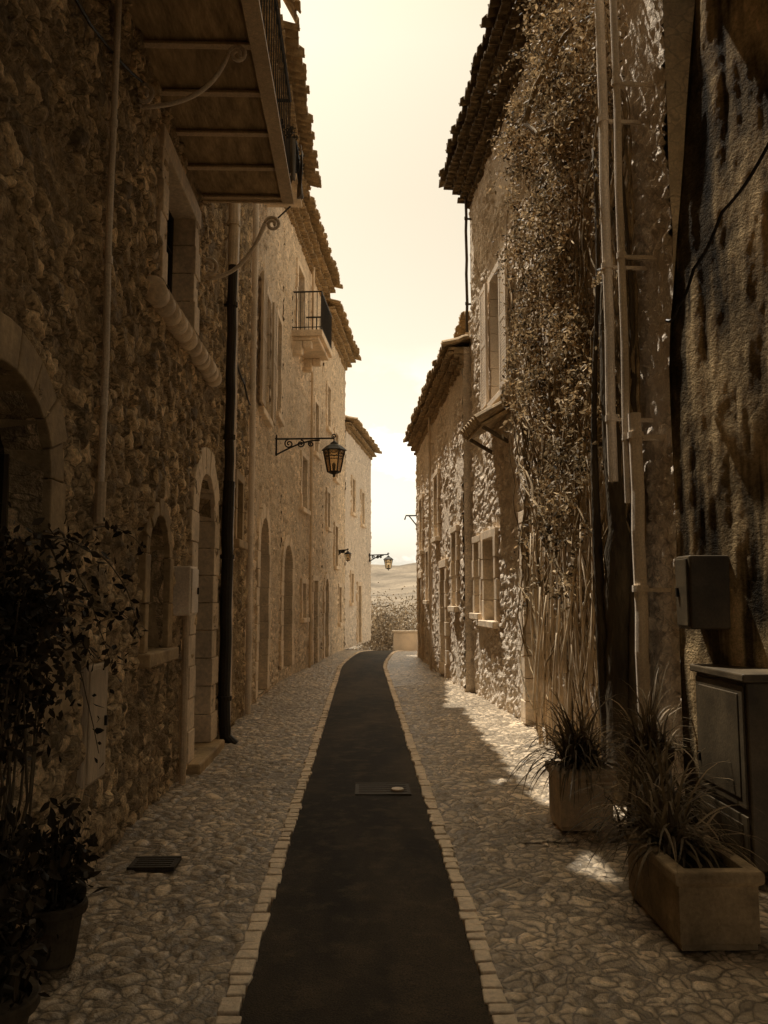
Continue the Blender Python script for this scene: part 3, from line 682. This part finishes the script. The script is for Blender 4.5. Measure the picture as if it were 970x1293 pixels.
# ---------------------------------------------------------------- lamps
def lantern(wall_pt,n,arm,s,label,th=1.0):
    e=empty('street_lamp',wall_pt,label,'street lamp','wall mounted street lamps'); wp=Vector(wall_pt); n=Vector(n); z=Vector((0,0,1)); b=MB()
    tip=wp+n*arm
    b.tube([wp-n*.05,wp+n*.1+z*.0,tip+z*.02],.013*s*th,8); b.tube([wp-z*.32*s,wp+z*.08*s],.014*s*th,6)
    pts=[]
    for i in range(13):
        t=i/12; pts.append(wp+n*(arm*.75*t)+z*(-.3*s+(.28*s)*math.sin(t*math.pi/2)))
    b.tube(pts,.012*s*th,6)
    for cx_,r,sg in ((.22,.09,1),(.42,.075,-1),(.6,.055,1)): b.tube(scroll(wp+n*arm*cx_-z*(.09*s),n,z,r*s,1.5,sg,math.pi/2),.011*s*th,5)
    b.tube(scroll(tip+z*.06*s,n,z,.05*s,1.3,-1,-math.pi/2),.009*s*th,5)
    b.obj('bracket',M['iron'],e)
    c=tip-z*(.06*s); f=MB(); R=.2*s; H=.4*s
    f.tube([tip+z*.02,c],.01*s,6)
    f.lathe(c-z*.16*s,[(R*1.15,0),(R*1.2,.012*s),(R*.75,.09*s),(R*.35,.13*s),(R*.35,.15*s),(R*.2,.17*s),(.004,.2*s)],6)
    zb=c-z*(.16*s+H)
    for k in range(6):
        a=2*math.pi*k/6; t0=zb+Vector((math.cos(a),math.sin(a),0))*R*.6; t1=c-z*.16*s+Vector((math.cos(a),math.sin(a),0))*R; f.tube([t0,t1],.013*s,5)
        a2=a+math.pi/3; t2=zb+Vector((math.cos(a2),math.sin(a2),0))*R*.6; t3=c-z*.16*s+Vector((math.cos(a2),math.sin(a2),0))*R
        f.tube([t0,t2],.013*s,5); f.tube([t1.lerp(t0,.28),t3.lerp(t2,.28)],.009*s,5)
        f.tube([t1,(t1+t3)/2-z*.07*s,t3],.007*s,4)
    f.lathe(zb-z*.1*s,[(.006,0),(.03*s,.02*s),(.015*s,.045*s),(R*.4,.07*s),(R*.62,.1*s)],6)
    f.lathe(zb+z*.02,[(.025*s,0),(.03*s,.06*s),(.035*s,.12*s),(.01,.16*s)],8)
    fo=f.obj('lantern',M['iron'],e)
    g=MB(); g.lathe(zb+z*.003,[(R*.57,0),(R*.95,H-.01)],6); g.obj('lantern_glass',M['lglass'],fo)
lantern(FB.P(FB.U(15.4),4.62,.03),(1,0,0),1.08,1.0,'black hexagonal wrought iron lantern on scrolled wall bracket',1.3)
lantern(FD.P(5.6,3.35,.03),FD.n,.75,.85,'small iron lantern at the corner of the last house',2)
lantern(FE.P(3.2,3.1,.03),FE.n,.3,.5,'small dark lantern bracketed on pale stone wall',3)
# ---------------------------------------------------------------- ground
def cx(y): return .02 if y<20 else .02+.55*((y-20)/7)**1.5
HW=.5
def strip(xa,xb,ys,z,mat,name,nx,label=None):
    mb=MB(); 
    for y in ys:
        a=xa(y); b=xb(y)
        for i in range(nx+1):
            t=i/nx; mb.v.append((a+(b-a)*t,y,z(t,y)))
    w=nx+1
    for j in range(len(ys)-1):
        for i in range(nx): q=j*w+i; mb.f.append((q,q+1,q+w+1,q+w)); mb.m.append(0)
    return mb.obj(name,mat,None,recalc=False,smooth=True,kind='structure',label=label)
def dip(y): return -.05*max(0,(y-25.5))**1.3*.6 if y>25.5 else 0
strip(lambda y:cx(y)-HW,lambda y:cx(y)+HW,lines((-4,30,.25)),lambda t,y:.012*math.sin(t*math.pi)+dip(y)+.004+.004*noise.noise(Vector((t*2,y*.8,0))),M['asph'],'road',8,'narrow dark asphalt strip')
ysf=lines((-4,1.5,.2),(1.5,9,.016),(9,16,.028),(16,34,.08))
und=lambda x,y:.02*noise.noise(Vector((x*1.4,y*1.1,.5)))
strip(lambda y:-1.9 if y<16.5 else -1.9+(y-16.5)*.1,lambda y:cx(y)-HW-.07,ysf,lambda t,y:.055*(1-t)-.006+dip(y)+und(t,y)*(1-t),M['cob'],'pavement',72,'cobbled pavement of rounded stones')
strip(lambda y:cx(y)+HW+.07,lambda y:3.6 if y<5.8 else 2.6,ysf,lambda t,y:.045*t-.006+dip(y)+und(t,y+9)*min(1,t*3),M['cob'],'pavement',110,'cobbled pavement of rounded stones')
for sg in (-1,1):
    mb=MB(); y=-3.0
    while y<29.5:
        l=random.uniform(.08,.14); c=cx(y)+sg*(HW+.042+random.uniform(-.005,.005)); w=.044+random.uniform(-.008,.005); h=.017+random.uniform(-.004,.005)+dip(y)
        j=[random.uniform(-.008,.008) for _ in range(4)]
        sl=(cx(y+l)-cx(y)); g_=random.uniform(.005,.01)
        vs=[(c-w+j[0],y+g_,-.06+dip(y)),(c+w+j[1],y+g_,-.06+dip(y)),(c+w+sl+j[2],y+l-g_,-.06+dip(y)),(c-w+sl+j[3],y+l-g_,-.06+dip(y))]
        vs+=[(a,b_,h+random.uniform(-.004,.004)) for a,b_,_ in vs]
        mb.add(vs,[(3,2,1,0),(4,5,6,7),(0,1,5,4),(1,2,6,5),(2,3,7,6),(3,0,4,7)]); y+=l
    mb.obj('kerb',M['kerb'],None,bevel=.007,kind='structure',label='row of pale stone setts edging the asphalt')
def cover(x0,x1,y0,y1,z,label,cat='drain cover'):
    b=MB(); b.box(W,x0,x1,z-.02,z,y0,y1); n=6
    for i in range(n):
        yy=y0+(y1-y0)*(i+.5)/n; b.box(W,x0+.03,x1-.03,z-.001,z+.003,yy-.012,yy+.012)
    for a,c,d,e_ in ((x0,x1,y0,y0+.02),(x0,x1,y1-.02,y1),): b.box(W,a,c,z-.002,z+.004,d,e_)
    b.obj('drain_cover',M['dark'],None,label=label,category=cat)
cover(-.05,.42,7.15,7.6,.019,'rectangular iron access cover set in asphalt')
cover(-1.4,-1.12,5.2,5.42,.046,'ribbed iron drain grate in cobbles')
b=MB(); b.lathe((.31,7.3,.022),[(.055,0),(.055,.012),(.05,.016),(.005,.016)],18); b.obj('water_cap',M['paint'],None,label='small pale metal cap on the asphalt strip',category='drain cap')
b=MB(); b.box(W,1.15,3.5,-.9,.42,30.0,30.4); pw=b.obj('parapet_wall',M['paint'],None,recalc=True,label='low sunlit stone parapet at the street end',category='wall')
b=MB(); b.box(W,1.1,3.55,.423,.5,29.96,30.44); b.obj('coping',M['paint'],pw,bevel=.02)
def terr(x,y):
    z=-.05
    if y>27: z=-.07-min(9,(y-27)*.35)
    if y>120:
        t=min(1,(y-120)/600); t=t*t*(3-2*t); hz=(19+22*noise.noise(Vector((x*.006,y*.002,.3)))+5*noise.noise(Vector((x*.03,y*.02,2))))
        z+=t*(hz+9+ (-x*.05 if abs(x)<400 else 0))
    return z
xs=np.concatenate([np.linspace(-2600,-220,18),np.linspace(-200,200,81),np.linspace(220,2600,18)]); yy=np.concatenate([np.linspace(-1500,-40,10),np.linspace(-20,26,6),np.linspace(27,60,18),np.linspace(70,800,50),np.linspace(850,3000,14)])
mb=MB()
for y in yy:
    for x in xs: mb.v.append((x,y,terr(x,y)))
w=len(xs)
for j in range(len(yy)-1):
    for i in range(w-1): q=j*w+i; mb.f.append((q,q+1,q+w+1,q+w)); mb.m.append(0)
mb.obj('ground',M['grass'],None,recalc=False,smooth=True,kind='structure',label='open land falling to valley with distant hills')
def farbush(c,ext,n,label): return shrub('bush',c,ext,n,.13,M['leafb'],label,'bush',30,(c[0],c[1],terr(c[0],c[1])))
farbush((.9,37.5,-.3),(1.0,.8,1.3),4500,'pale leafy bush beyond the end of the street')
farbush((2.4,39,-.3),(1.0,.8,1.4),4000,'rounded pale bush on the slope below street')
farbush((1.5,44,-.5),(1.6,1.0,1.9),5000,'light bushy shrub beyond the last house')
# ---------------------------------------------------------------- light
el=math.radians(66); az=math.radians(32)
ts=Vector((-math.sin(az)*math.cos(el),math.cos(az)*math.cos(el),math.sin(el)))
sd=bpy.data.lights.new('sun','SUN'); sd.energy=5; sd.angle=math.radians(.5); sd.color=(1,.93,.8); so=bpy.data.objects.new('sun',sd); col.objects.link(so)
so.rotation_euler=ts.to_track_quat('Z','Y').to_euler()
wd=bpy.data.worlds.new('World'); scn.world=wd; wd.use_nodes=True; nt=wd.node_tree; bg=nt.nodes['Background']
sky=nt.nodes.new('ShaderNodeTexSky'); sky.sky_type='NISHITA'; sky.sun_disc=False; sky.sun_elevation=el; sky.sun_rotation=-az; sky.dust_density=3
bw=nt.nodes.new('ShaderNodeRGBToBW'); L(nt,sky.outputs[0],bw.inputs[0])
tc=nt.nodes.new('ShaderNodeTexCoord'); mp=nt.nodes.new('ShaderNodeMapping'); mp.inputs['Scale'].default_value=(1,1,2.2); L(nt,tc.outputs['Generated'],mp.inputs[0])
cl=noi(nt,mp.outputs[0],5.5,7,.55); sx=nt.nodes.new('ShaderNodeSeparateXYZ'); L(nt,tc.outputs['Generated'],sx.inputs[0])
low=ramp(nt,sx.outputs[2],[(.0,1.0),(.45,0.0)])
hi=ramp(nt,sx.outputs[2],[(.58,0.0),(.75,1.0)])
cm=mth(nt,'MULTIPLY',ramp(nt,cl,[(.45,0.0),(.56,1.0)]),ramp(nt,sx.outputs[2],[(.0,1.0),(.3,0.0)]))
tint=mix(nt,low,(1.95,1.7,1.3,1),(2.3,2.1,1.7,1)); tint=mix(nt,hi,tint,(1.65,1.32,.86,1)); tint=mix(nt,cm,tint,(4.2,4.1,3.7,1))
out=mix(nt,1.0,tint,bw.outputs[0],'MULTIPLY')
L(nt,out,bg.inputs[0]); bg.inputs[1].default_value=.13
# ---------------------------------------------------------------- camera
cd=bpy.data.cameras.new('camera'); cd.sensor_fit='VERTICAL'; cd.sensor_height=36; cd.lens=29.23; cd.clip_end=6000; cd.clip_start=.05
co=bpy.data.objects.new('camera',cd); col.objects.link(co); co.location=(0,0,1.65); co.rotation_euler=(math.radians(95.93),0,math.radians(-1.53)); scn.camera=co
scn.view_settings.view_transform='Standard'; scn.view_settings.look='None'; scn.view_settings.exposure=0
